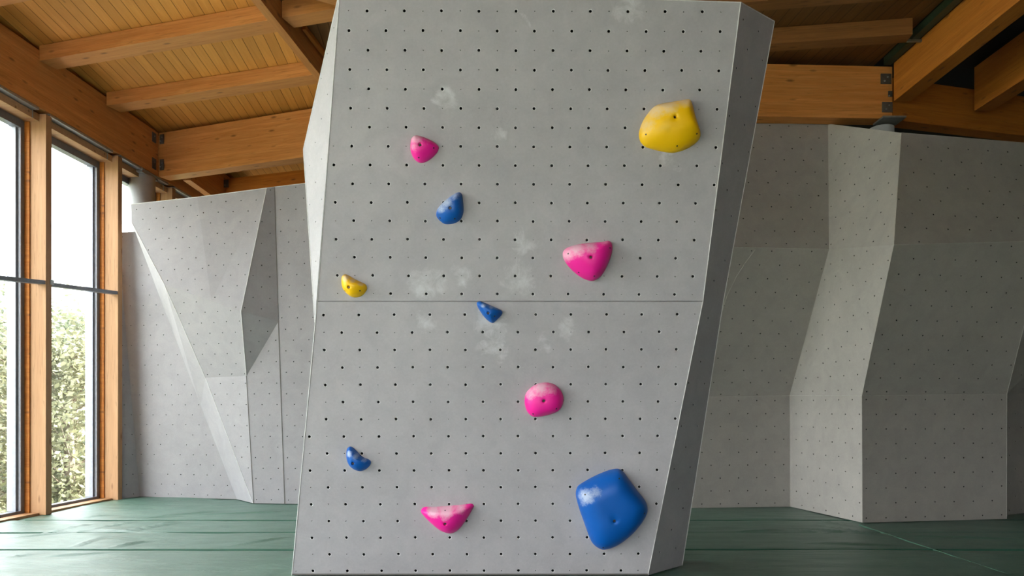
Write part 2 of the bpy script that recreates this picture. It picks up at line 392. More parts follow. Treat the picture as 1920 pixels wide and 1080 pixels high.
def hold(name, label, mat, sc, org, outline, bolt, screws, peak, H, chalk, pw=(2.6, .62), brad=.012, group=None, scoop=None):
    cv = lambda q: (org[0]+q[0]/sc, org[1]+q[1]/sc)
    bp = cv(bolt); pl = up if bp[1] < 566 else lo
    B = pl.px(*bp)
    def loc(q):
        w = pl.px(*cv(q))-B; return (w.dot(pl.u), w.dot(pl.v))
    R = Matrix((pl.u, pl.v, pl.n)).transposed().to_4x4(); R.translation = B
    root = thing(name, B, label, 'climbing hold', group, R)
    out = [loc(q) for q in outline]; out = catmull(out, 6)
    K = len(out); pk = loc(peak)
    def gauge(x, y, c=pk):
        dx, dy = x-c[0], y-c[1]; r = math.hypot(dx, dy)
        if r < 1e-6: return 0
        best = 1e9
        for i in range(K):
            ax, ay = out[i]; bx, by = out[(i+1) % K]; ex, ey = bx-ax, by-ay
            den = dx*ey-dy*ex
            if abs(den) < 1e-12: continue
            s = ((ax-c[0])*ey-(ay-c[1])*ex)/den; t = ((ax-c[0])*dy-(ay-c[1])*dx)/den
            if s > 0 and -.001 <= t <= 1.001 and s < best: best = s
        return min(1, 1/best)
    def hgt(x, y):
        t = gauge(x, y); h = H*(1-t**pw[0])**pw[1]
        if scoop:
            (ax, ay), (bx, by), amt, wd = loc(scoop[0]), loc(scoop[1]), scoop[2], scoop[3]
            ex, ey = bx-ax, by-ay; L = math.hypot(ex, ey)
            d = ((x-ax)*ey-(y-ay)*ex)/L     # signed distance from the lip line, positive above it
            if ex < 0: d = -d
            d = -d
            if d > 0: h *= 1-amt*min(1, d/wd)**.8
        return max(0, h)
    me_v, me_f = [], []
    T = [1.0, 1.0, .985, .96, .92, .87, .8, .72, .63, .54, .45, .36, .27, .19]
    rings = []
    for k, t in enumerate(T):
        ring = []
        for (x, y) in out:
            X, Y = x*t, y*t
            rr = math.hypot(X, Y)
            if rr < brad*1.6 and rr > 0: X, Y = X/rr*brad*1.6, Y/rr*brad*1.6
            z = -.001 if k == 0 else max(.003, hgt(X, Y))
            ring.append(len(me_v)); me_v.append((X, Y, z))
        rings.append(ring)
    zb = hgt(0, 0)
    for rad, z in ((brad*1.25, zb-.0005), (brad, zb-.003), (brad*.95, zb-.028), (.0008, zb-.028)):
        ring = []
        for (x, y) in out:
            rr = math.hypot(x, y); ring.append(len(me_v)); me_v.append((x/rr*rad, y/rr*rad, max(0.0, z)))
        rings.append(ring)
    for a, b in zip(rings[:-1], rings[1:]):
        for i in range(K):
            j = (i+1) % K; me_f.append((a[i], a[j], b[j], b[i]))
    me = bpy.data.meshes.new('hold_body'); me.from_pydata(me_v, [], me_f); me.materials.append(mat)
    for p in me.polygons: p.use_smooth = True
    at = me.attributes.new('chalk', 'FLOAT', 'POINT')
    cl = [(loc(c[:2]), c[2]/sc*Ds/F_PX, c[3]) for c in chalk]
    for i, v in enumerate(me_v):
        a = 0
        for (q, r, s) in cl: a = max(a, s*max(0, 1-(math.hypot(v[0]-q[0], v[1]-q[1])/r)**1.6))
        at.data[i].value = a
    bmx = bmesh.new(); bmx.from_mesh(me); bmesh.ops.recalc_face_normals(bmx, faces=bmx.faces[:]); bmx.to_mesh(me); bmx.free()
    o = bpy.data.objects.new('hold_body', me); C.objects.link(o); o.parent = root
    bm = bmesh.new(); z0 = max(.004, zb-.028)
    add_cyl(bm, (0, 0, z0-.002), (0, 0, z0+.010), brad*.72, 16)
    bo = obj('bolt', bm, M_BOLT, root, off=False)
    bm = bmesh.new(); add_cyl(bm, (0, 0, z0+.0101), (0, 0, z0+.0106), brad*.4, 6); obj('socket', bm, M_HOLE, bo, off=False)
    for sq in screws:
        x, y = loc(sq); z = hgt(x, y); e = .004
        nrm = Vector((hgt(x-e, y)-hgt(x+e, y), hgt(x, y-e)-hgt(x, y+e), 2*e)).normalized()
        c0 = Vector((x, y, z)); bm = bmesh.new(); add_cyl(bm, c0-nrm*.006, c0+nrm*.0008, .0062, 12)
        add_cyl(bm, c0+nrm*.0008, c0+nrm*.0011, .0026, 6, mi=1)
        obj('screw', bm, [M_HOLE, M_BOLT], root, off=False)
    return root
hold('climbing_hold', 'small rounded triangular pink hold near the top left, above the blue teardrop hold', M_PINK, 10.8, (740, 230),
     [(420, 265), (345, 330), (322, 430), (322, 560), (360, 680), (430, 770), (520, 815), (620, 800), (740, 730), (850, 620), (892, 530), (880, 470), (800, 400), (650, 320), (520, 275)],
     (540, 492), [(805, 540), (505, 735)], (470, 440), .085, [(440, 320, 220, .85), (400, 500, 190, .45), (650, 360, 160, .4)])
hold('climbing_hold', 'blue teardrop hold pointing up with chalk along its left edge, upper left of wall', M_BLUE, 10.8, (790, 340),
     [(760, 222), (690, 245), (560, 330), (420, 450), (330, 560), (300, 670), (330, 750), (400, 820), (480, 865), (600, 865), (720, 830), (810, 750), (850, 640), (858, 540), (845, 400), (828, 280), (800, 235)],
     (600, 565), [(388, 752), (685, 772)], (640, 500), .08, [(500, 440, 190, .85), (400, 550, 150, .75), (680, 290, 160, .65)])
hold('climbing_hold', 'large yellow hold with pale worn top edge, at the upper right of the wall', M_YEL, 8.307, (1180, 170),
     [(905, 140), (800, 155), (650, 180), (480, 210), (380, 255), (300, 340), (220, 460), (165, 590), (150, 700), (175, 800), (260, 880), (420, 930), (600, 965), (730, 962), (900, 905), (1030, 820), (1095, 740), (1100, 650), (1060, 530), (1020, 400), (985, 260), (950, 165)],
     (660, 472), [(236, 710), (1012, 708), (715, 890)], (800, 420), .125, [(560, 240, 230, 1.0), (380, 330, 200, .9), (820, 200, 160, .85), (250, 560, 170, .65)])
hold('climbing_hold', 'large pink rounded triangular hold with chalky top edge, right of the wall centre', M_PINK, 9.82, (1030, 430),
     [(1075, 212), (960, 232), (800, 245), (600, 265), (400, 310), (290, 365), (248, 440), (265, 550), (350, 680), (480, 810), (620, 905), (760, 950), (860, 930), (960, 850), (1050, 700), (1120, 540), (1158, 400), (1160, 300), (1130, 235)],
     (738, 530), [(335, 458), (530, 800), (810, 868), (1095, 355)], (800, 480), .12, [(480, 350, 230, .95), (320, 470, 190, .8), (720, 320, 200, .75), (1000, 250, 120, .5)])
hold('climbing_hold', 'small yellow half-moon hold with pale top edge, at the left edge above the seam', M_YEL, 5.647, (620, 490),
     [(150, 138), (120, 165), (115, 225), (130, 290), (170, 340), (220, 375), (270, 382), (320, 370), (365, 330), (385, 285), (370, 245), (310, 215), (240, 180), (190, 150)],
     (210, 277), [(158, 314), (323, 313)], (225, 245), .075, [(170, 180, 55, 1.0), (250, 205, 45, .8), (330, 240, 40, .7)], pw=(2.4, .7), brad=.011)
hold('climbing_hold', 'small blue wedge hold in the centre of the wall, just under the seam', M_BLUE, 5.647, (620, 490),
     [(1575, 420), (1548, 440), (1555, 480), (1590, 540), (1640, 605), (1690, 645), (1725, 650), (1770, 610), (1815, 560), (1812, 525), (1770, 500), (1690, 465), (1620, 435)],
     (1670, 552), [(1737, 583)], (1675, 520), .075, [(1620, 470, 40, .6), (1700, 490, 40, .5)], pw=(2.4, .7), brad=.011)
hold('climbing_hold', 'round pink hold with chalky top, right of centre in the lower half of the wall', M_PINK, 10.8, (960, 700),
     [(640, 185), (500, 215), (370, 300), (280, 410), (255, 540), (270, 680), (320, 790), (400, 865), (500, 885), (640, 865), (800, 825), (930, 765), (1010, 670), (1045, 550), (1030, 430), (960, 310), (860, 225), (750, 190)],
     (635, 540), [(423, 808), (888, 700)], (660, 500), .095, [(560, 270, 250, .9), (360, 380, 200, .7), (780, 290, 200, .6)], pw=(3.4, .6))
hold('climbing_hold', 'small blue half-moon hold at the lower left of the wall', M_BLUE, 5.686, (630, 820),
     [(150, 98), (118, 125), (110, 200), (130, 280), (180, 335), (250, 360), (310, 345), (360, 300), (372, 260), (350, 235), (290, 210), (240, 165), (190, 115)],
     (198, 265), [(262, 188)], (210, 225), .075, [(155, 165, 50, .8), (230, 190, 50, .6), (310, 235, 40, .5)], pw=(2.4, .7), brad=.011)
hold('climbing_hold', 'pink shelf-shaped hold with a chalky flat top, low on the wall', M_PINK, 5.686, (630, 820),
     [(1440, 706), (1380, 714), (1200, 730), (1050, 740), (945, 742), (905, 780), (930, 830), (1020, 920), (1100, 985), (1180, 1020), (1250, 1018), (1320, 970), (1400, 860), (1465, 745), (1465, 720)],
     (1175, 892), [(1172, 757)], (1175, 812), .11, [(1180, 750, 120, 1.1), (1050, 760, 100, 1.0), (1330, 735, 90, .8), (1170, 830, 70, .45)], pw=(2.6, .7), scoop=((930, 778), (1450, 748), .62, .05))
hold('climbing_hold', 'very large blue five-sided hold with a chalk smear, bottom right of the wall', M_BLUE, 5.684, (1060, 860),
     [(530, 108), (440, 130), (300, 190), (160, 270), (120, 320), (113, 400), (150, 540), (200, 680), (250, 820), (290, 900), (350, 950), (410, 966), (500, 945), (600, 890), (720, 790), (820, 670), (870, 570), (872, 500), (840, 430), (760, 330), (680, 220), (620, 140), (580, 112)],
     (497, 618), [(195, 350), (553, 183), (820, 553), (390, 918)], (480, 470), .15, [(210, 370, 110, .95), (300, 320, 90, .65), (180, 450, 60, .5)], pw=(4.0, .55), brad=.013)
# ================================================================ BACK LEFT CLIMBING WALL
def faceted_wall(root, facets, mats, back=(0, .25, 0), k=None, extra=()):
    for nm, lab, polys in facets:
        bm = bmesh.new()
        for pts in polys:
            tris = [pts] if len(pts) == 3 else None
            if len(pts) == 4:
                pl = Plane(pts[0], pts[1], pts[2])
                if abs((pts[3]-pts[0]).dot(pl.n)) < .012: tris = [pts]
                else: tris = [[pts[0], pts[1], pts[2]], [pts[0], pts[2], pts[3]]]
            for t in tris: hole_panel(bm, t, origin=pts[0]+Vector((.05, 0, .05)), gap=0, **k)
        o = obj(nm, bm, mats, root)
        if lab: o['label'] = lab
    bm = bmesh.new()
    for nm, lab, polys in list(facets)+list(extra):
        for pts in polys:
            a = [bm.verts.new(p) for p in pts]; b = [bm.verts.new(p+Vector(back)) for p in pts]; n = len(pts)
            for i in range(n): bm.faces.new((a[i], b[i], b[(i+1) % n], a[(i+1) % n]))
            for i in range(1, n-1): bm.faces.new((b[0], b[i], b[i+1]))
    obj('back_shell', bm, mats[0], root)
LW = thing('climbing_wall', (-4, 10.6, 0), 'pale grey faceted climbing wall in the back left corner beside the windows', 'climbing wall')
def Z0(px, py): return FZ(px, py, 0.0)
b1 = Z0(444, 936); b2 = Z0(474.5, 943.6); b3 = Z0(534, 944.6); b4 = Z0(930, 949)
q1 = P(325.5, 627, 10.85); q2 = P(376, 760, 10.88)
p3 = P(522, 603, 10.15); pr = Plane(b2, b3, p3); p6 = pr.px(462, 705); p4 = Plane(b3, p3, b4).px(930, 603)
T4 = P(515, 350.5, 10.09); T5 = Plane(p3, p4, T4).px(930, 300); p2 = P(452, 584, 9.93); T3 = Plane(p2, p3, T4).px(500, 352.5)
p5 = P(385, 708, 10.50); p1 = Plane(p5, p6, p2).px(308, 533); pm = p1.lerp(p2, .62); T2 = Plane(p1, p2, T3).px(370, 369.5); T2 = P(370, 369.5, T2.y-.08)
A = Plane(p1, pm, T2).px(246, 383); A2 = Plane(p1, pm, T2).px(247, 417)
lb = Z0(262, 931); lw = Z0(222, 935.5); LP = Plane(lb, b1, P(325.5, 627, 10.86)); q1 = LP.px(325.5, 627); q2 = LP.px(376, 760); l1 = LP.px(254, 434.5); l0 = LP.px(223, 436); lv = LP.px(225, 488); lk = LP.px(236, 632)
facets = [
 ('panel', 'bright upper facet', [[p1, pm, T2, A], [p1, A, A2]]),
 ('panel', 'upper facet beside the dark wedge', [[pm, p2, T3], [pm, T3, T2]]),
 ('panel', 'dark wedge facet', [[p2, p3, T4, T3]]),
 ('panel', 'dark triangular underside of the wedge', [[p6, p3, p2]]),
 ('panel', 'middle facet', [[p5, p6, p2, p1]]),
 ('panel', 'lower facet', [[b2, b2.lerp(b3, .01)+Vector((0, 0, .02)), p6, p5]]),
 ('panel', 'tall lower strip right of the wedge', [[b2, b3, p3, p6]]),
 ('panel', 'plain right hand strip', [[b3, b4, p4, p3], [p3, p4, T5, T4]]),
 ('panel', 'shaded recessed panel by the windows', [[lb, b1, q2], [lb, q2, q1], [lb, q1, l1], [lb, l1, lv], [lv, l1, l0]]),
 ('panel', 'narrow dark return beside the window post', [[lw, lb, lv]]),
]
strip = [[b1, b2, p5], [b1, p5, q2], [q2, p5, p1], [q2, p1, q1], [q1, p1, A2], [q1, A2, l1]]
faceted_wall(LW, facets, [WALL_L, M_TNUT], k=dict(cx=.108, cy=.146, both=False, r_big=.0065), extra=[('s', None, strip)])
bm = bmesh.new()
for t in strip: fpoly(bm, *t)
tag(obj('edge_panel', bm, WALL_L, LW), 'long bright diagonal edge strip')
bm = bmesh.new()
for a, b in ((A, T2), (T2, T3), (T3, T4), (T4, T5), (T3, p2), (p2, p6), (b2, p5), (p5, p1), (p1, A2)): edge_strip(bm, a, b, .005)
obj('edge_strip', bm, M_EDGE, LW)
def joint(root, a, b, w=.006):
    bm = bmesh.new(); d = (b-a); n = Vector((0, -1, 0)); s = d.cross(n).normalized()*w
    add_prism(bm, [a-s, a+s, b+s, b-s], (0, -.0025, 0)); return tag(obj('joint', bm, M_DKSTEEL, root), 'thin dark panel joint')
o = Vector((0, -.003, 0))
joint(LW, b3+o, p3+o, .004); joint(LW, p3+o, T4+o, .004); joint(LW, b2.lerp(b3, .02)+o, p6+o, .003)
# ================================================================ BACK RIGHT CLIMBING WALL
RW = thing('climbing_wall', (4, 9.2, 0), 'darker grey folded climbing wall at the back right under the timber beams', 'climbing wall')
rb0 = Z0(1240, 953.5); rb1 = Z0(1482, 950); rb2 = Z0(1617, 980); rb3 = Z0(1887.5, 973)
k0 = P(1240, 745.5, rb0.y); k1 = P(1481, 741.5, rb1.y); k2 = P(1616, 742, rb2.y); k3 = P(1888, 738.5, rb3.y)
m0 = P(1240, 460, 9.0); m1 = P(1555, 467, 9.12); m2 = P(1676, 459, 7.85); m3 = P(1960, 451.5, 8.1)
t0 = P(1240, 231, 9.5); t1 = P(1553, 232, 9.66); t2 = P(1690, 249, 8.3); t3 = P(1985, 273, 8.6)
rb4 = Z0(1889, 965.5)+Vector((.0, .0, 0)); rb5 = Z0(2030, 950); k4 = rb4+Vector((0, 0, 1.5)); k5 = rb5+Vector((0, 0, 1.5)); m4 = Vector((m3.x+.02, 8.9, m3.z)); m5 = Vector((rb5.x+.3, 9.3, m3.z)); t4 = m4+Vector((0, 0, 1.2)); t5 = m5+Vector((0, 0, 1.2))
facets = [
 ('panel', 'upper left panel', [[m0, m1, t1, t0]]), ('panel', 'dark overhanging left panel', [[k0, k1, m1, m0]]), ('panel', 'lower left panel', [[rb0, rb1, k1, k0]]),
 ('panel', 'upper part of the pale folded face', [[m1, m2, t2, t1]]), ('panel', 'middle part of the pale folded face', [[k1, k2, m2, m1]]), ('panel', 'lower part of the pale folded face', [[rb1, rb2, k2, k1]]),
 ('panel', 'upper right panel', [[m2, m3, t3, t2]]), ('panel', 'dark overhanging right panel', [[k2, k3, m3, m2]]), ('panel', 'lower right panel', [[rb2, rb3, k3, k2]]),
 ('panel', 'dark recessed panel at the far right', [[rb4, rb5, k5, k4], [k4, k5, m5, m4], [m4, m5, t5, t4]]),
]
ret = [[rb3, rb4, k4, k3], [k3, k4, m4], [k3, m4, m3], [m3, m4, t4], [m3, t4, t3]]
faceted_wall(RW, facets, [WALL_R, M_TNUT], k=dict(cx=.125, cy=.17, both=False, r_big=.0075), extra=[('r', None, ret)])
bm = bmesh.new()
for t in ret: fpoly(bm, *t)
tag(obj('return_panel', bm, WALL_R, RW), 'narrow return at the right edge')
bm = bmesh.new()
for a, b in ((k1, k0), (k1, k2), (k2, k3), (m0, m1), (m2, m3), (rb1, k1), (k1, m1), (m1, t1), (rb2, k2), (k2, m2), (m2, t2), (rb3, k3), (k3, m3), (t2, t3)): edge_strip(bm, a, b, .0035)
obj('edge_strip', bm, M_EDGE_R, RW)
# curved seam in the overhanging left panel
cp = [(1416, 468), (1398, 492), (1380, 520), (1364, 553), (1352, 590)]; plr = Plane(k0, k1, m1); bm = bmesh.new()
cq = [plr.px(*c)+plr.n*.001 for c in cp]
for a, b in zip(cq[:-1], cq[1:]): add_cyl(bm, a, b, .0035, 6)
tag(obj('joint', bm, M_EDGE_R, RW), 'curved pale seam')
# ================================================================ TIMBER STRUCTURE
def beam(name, label, a, b, width, z0, z1, mat, side=1, cat='beam', group=None, bev=.004):
    """a, b: (x, y) ends of the lower edge nearest the room; width goes to the left (side=1) or right (-1) of a->b"""
    a = Vector((a[0], a[1], z0)); b = Vector((b[0], b[1], z0)); d = b-a; L = d.length; ang = math.atan2(d.y, d.x)
    bm = bmesh.new(); add_box(bm, (0, 0 if side > 0 else -width, 0), (L, width if side > 0 else 0, z1-z0), bev=bev)
    o = obj(name, bm, mat); o.location = a; o.rotation_euler = (0, 0, ang)
    return tag(o, label, cat, group)
XW = lambda y: -5.78+.058*(y-8.43)      # inner face of the window wall
wb = beam('timber_beam', 'deep timber beam running along the top of the windows', (XW(-6.3), -6.3), (XW(11.78), 11.78), .17, 4.97, 5.66, M_TIM, 1)
wb2 = beam('timber_beam', 'far length of the window side beam, behind the concrete column', (XW(11.8), 11.8), (XW(14.6), 14.6), .17, 4.97, 5.62, M_TIM, 1)
J = (1.35, 9.28)
cbm = beam('timber_beam', 'deep timber cross beam spanning from the window beam to behind the climbing wall', (-5.58, 11.80), J, .22, 4.97, 5.66, M_TIM, 1)
cbr = beam('timber_beam', 'deep orange timber cross beam above the right climbing wall, with steel plates at its end', J, (4.81, 9.44), .22, 4.97, 5.63, M_TIMC, 1)
bm2 = beam('timber_beam', 'timber beam receding behind the right climbing wall top, past the steel plates', (4.83, 9.47), (8.6, 10.5), .22, 4.97, 5.5, M_TIMO, 1)
r1 = beam('timber_beam', 'large orange roof beam rising from the plated joint towards the upper right', (4.765, 9.32), (4.80, -6), .21, 5.14, 5.62, M_TIMO, 1)
r2 = beam('timber_beam', 'shorter looking orange roof beam at the far right edge', (5.955, 9.62), (5.99, -6), .22, 5.14, 5.70, M_TIMO, 1)
dv = Vector((3.08, -.94)).normalized()
def XL(y): return -2.65+(.193/1.957)*(y-7.575)
ends = []
for i, (ex, lbl) in enumerate((((72, 114), 'long pale purlin, second from the upper left corner'), ((198, 198), 'purlin next to the deep cross beam on the left ceiling'), (None, 'purlin cut off at the upper left corner of the view'))):
    if ex: s = FZ(ex[0], ex[1], 5.53)
    else: s = Vector((XW(7.72), 7.72, 5.53))
    t = 0
    while s.x+dv.x*t < XL(s.y+dv.y*t): t += .005
    e = (s.x+dv.x*(t-.01), s.y+dv.y*(t-.01))
    beam('purlin', lbl, (s.x+.01, s.y), e, .25, 5.53, 5.715, M_TIM, 1, 'beam', 'purlins under the left ceiling')
yE = 10.72
beam('timber_beam', 'slender timber beam running diagonally across the left ceiling to the climbing wall top', (XL(yE), yE), (XL(-6), -6), .10, 5.45, 5.715, M_TIM, 1)
# purlins of the middle bay
def mid_purlin(px, py, lbl, dy=0, x1=4.52, mat=M_TIM, slope=-.3):
    s = FZ(px, py, 5.53); s.x = XL(s.y)+.115; L = x1-s.x
    beam('purlin', lbl, (s.x, s.y), (x1, s.y+slope*L), .23, 5.53, 5.715, mat, 1, 'beam', 'purlins of the middle bay')
mid_purlin(545, 33, 'short visible length of pale purlin against the climbing wall top, upper left', x1=1.2)
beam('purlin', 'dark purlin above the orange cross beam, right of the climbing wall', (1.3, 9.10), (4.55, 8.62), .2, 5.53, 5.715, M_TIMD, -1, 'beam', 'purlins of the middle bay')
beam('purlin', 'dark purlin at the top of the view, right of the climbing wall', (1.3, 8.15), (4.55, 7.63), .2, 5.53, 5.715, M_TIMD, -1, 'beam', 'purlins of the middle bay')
sA = FZ(590, 0, 5.42); sB = FZ(634, 12, 5.42); d2 = (sB-sA).normalized(); sA = sA-d2*.45
beam('timber_brace', 'pale timber brace entering at the top beside the climbing wall', (sA.x, sA.y), (sA.x+d2.x*2.6, sA.y+d2.y*2.6), .16, 5.42, 5.6, M_TIM, -1)
g1 = FZ(566, 49, 5.70); g2 = FZ(611, 108, 5.70)
dd = (g2-g1).normalized(); g2 = g1+dd*2.6
beam('timber_batten', 'thin orange batten beside the diagonal ceiling beam', (g1.x, g1.y), (g2.x, g2.y), .045, 5.66, 5.715, M_TIMO, -1)
lb2 = beam('timber_beam', 'second timber beam behind the deep cross beam, above the left climbing wall', (-5.27, 12.25), (-5.27, 14.9), .13, 5.05, 5.62, M_TIM, 1)
beam('timber_beam', 'far orange cross beam just above the left climbing wall top', (-5.25, 13.69), (1.0, 11.6), .2, 4.9, 5.52, M_TIMO, 1)
# steel fittings, children of the beam they are bolted to
def plate(parent, nm, c, size, mat=M_DKSTEEL, bolts=1, ang=0, lab=None):
    """plate in world space on a face turned towards -Y"""
    M = Matrix.Translation(Vector(c)) @ Matrix.Rotation(ang, 4, 'Z'); bm = bmesh.new()
    add_box(bm, (-size[0]/2, -.008, -size[1]/2), (size[0]/2, .004, size[1]/2), M, .002)
    inv = parent.matrix_basis.inverted() if parent.matrix_basis else Matrix()
    o = obj(nm, bm, mat, parent, off=False)
    pm = Matrix.Translation(parent.location) @ parent.rotation_euler.to_matrix().to_4x4(); o.matrix_parent_inverse = pm.inverted()
    if lab: o['label'] = lab
    for k in range(bolts):
        bm = bmesh.new(); dx = (-.02, .018)[k % 2]; dz = (-.03, .02)[k % 2]
        add_cyl(bm, M @ Vector((dx, -.018, dz)), M @ Vector((dx, -.006, dz)), .011, 6)
        b = obj('bolt', bm, M_STEEL, o, off=False)
    return o
def onplane(px, py, y): return P(px, py, y)
plate(cbr, 'steel_plate', onplane(1661, 148, 9.425), (.135, .13), bolts=2, ang=.046, lab='upper square steel plate with two bolts')
plate(cbr, 'steel_plate', onplane(1663.5, 201, 9.425), (.135, .13), bolts=2, ang=.046, lab='lower square steel plate')
plate(cbr, 'steel_connector', onplane(1669, 176, 9.41), (.05, .07), bolts=1, ang=.046, lab='small bolt fitting at the joint')
aL = math.atan2(-2.52, 6.93)
for (py) in (261, 309):
    c = P(303.5, py, 11.74); plate(cbm, 'steel_bracket', c, (.075, .15 if py < 300 else .17), M_DKSTEEL, 2, aL, 'steel angle bracket at the window corner')
def wplate(parent, px, py, y, w, h):
    c = P(px, py, y); c.x = XW(y)+.001
    M = Matrix.Translation(c) @ Matrix.Rotation(math.radians(90-3.3), 4, 'Z'); bm = bmesh.new()
    add_box(bm, (-w/2, -.008, -h/2), (w/2, .004, h/2), M, .002)
    o = obj('steel_bracket', bm, M_DKSTEEL, parent, off=False)
    pm = Matrix.Translation(parent.location) @ parent.rotation_euler.to_matrix().to_4x4(); o.matrix_parent_inverse = pm.inverted()
    bm = bmesh.new()
    add_cyl(bm, c+Vector((0, 0, .02)), c+Vector((.018, 0, .02)), .011, 6); obj('bolt', bm, M_STEEL, o, off=False)
wplate(wb, 293, 258, 11.66, .11, .15); wplate(wb, 293, 307, 11.66, .11, .17)
for py in (345,):
    c = P(425, py, 13.66); plate(lb2, 'steel_bracket', c+Vector((.0, -.02, 0)), (.1, .14), M_DKSTEEL, 1, -.3)
# green channel beside the roof beam
bm = bmesh.new(); add_box(bm, (4.645, -6, 5.60), (4.735, 9.33, 5.612)); add_box(bm, (4.645, -6, 5.612), (4.657, 9.33, 5.69)); add_box(bm, (4.723, -6, 5.612), (4.735, 9.33, 5.69))
tag(obj('cable_tray', bm, M_GREEN), 'dark green metal channel running beside the large orange roof beam', 'tray')
bm = bmesh.new()
add_box(bm, (4.58, 8.68, 5.575), (4.78, 8.71, 5.60)); 
tag(obj('tray_bracket', bm, M_STEEL), 'small steel bracket holding the green channel at the beam', 'bracket')
# bearing plate and concrete column heads
bm = bmesh.new(); add_box(bm, (4.64, 9.33, 4.945), (4.93, 9.60, 4.968), bev=.003)
tag(obj('bearing_plate', bm, M_STEEL), 'steel bearing plate under the joint of the orange beams', 'plate')
bm = bmesh.new(); add_cyl(bm, (4.78, 9.66, -.02), (4.78, 9.66, 4.93), .15, 32); 
tag(obj('concrete_column', bm, M_CONC, smooth=False), 'round concrete column behind the right climbing wall, only its head showing', 'column')
cc = Vector((-5.745, 11.58, 0))
col = thing('concrete_column', cc, 'round grey concrete column under the window beam in the left corner', 'column')
bm = bmesh.new(); add_cyl(bm, cc+Vector((0, 0, -.02)), cc+Vector((0, 0, 4.90)), .195, 40)
o = obj('shaft', bm, M_CONC, col)
for p in o.data.polygons: p.use_smooth = len(p.vertices) == 4
bm = bmesh.new(); add_box(bm, cc+Vector((-.2, -.26, 4.90)), cc+Vector((.14, .24, 4.965)), bev=.003); tag(obj('cap_plate', bm, M_STEEL, col), 'pale steel plate between column and beam')
# ================================================================ WINDOWS
post_y = [9.19+1.515*k for k in range(-10, 4)]
dwin = math.radians(90-3.32)
def wloc(y): return Vector((XW(y), y, 0))
for i, y in enumerate(post_y):
    a = wloc(y)
    bm = bmesh.new(); add_box(bm, (-.004, 0, 0), (4.93, .105, .215), bev=.003)
    nm = {10: 'timber post between the two tall windows', 11: 'timber post beside the left climbing wall, right of the tall window', 12: 'timber post seen only as a tip above the left climbing wall'}.get(i, 'timber window post farther along the window wall')
    if i not in (10, 11, 12):
        up_ = Vector((0, 0, 1)); al = Vector((math.cos(dwin), math.sin(dwin), 0)); ou = up_.cross(al)
        R = Matrix((up_, al, ou)).transposed().to_4x4(); R.translation = a
        bm.transform(R); tag(obj('timber_post', bm, M_TIMP), kind='structure'); continue
    o = obj('window_post', bm, M_TIMP)
    # local X up, local Y along the wall, local Z outwards
    up_ = Vector((0, 0, 1)); al = Vector((math.cos(dwin), math.sin(dwin), 0)); ou = up_.cross(al)
    R = Matrix((up_, al, ou)).transposed().to_4x4()
    R.translation = a
    o.matrix_world = R
    tag(o, nm, 'post', 'timber window posts')
rails = {9: ((-60, 511), (78, 529.5)), 10: ((92, 533), (213, 549))}
al = Vector((math.cos(dwin), math.sin(dwin), 0)); ou = Vector((0, 0, 1)).cross(al)
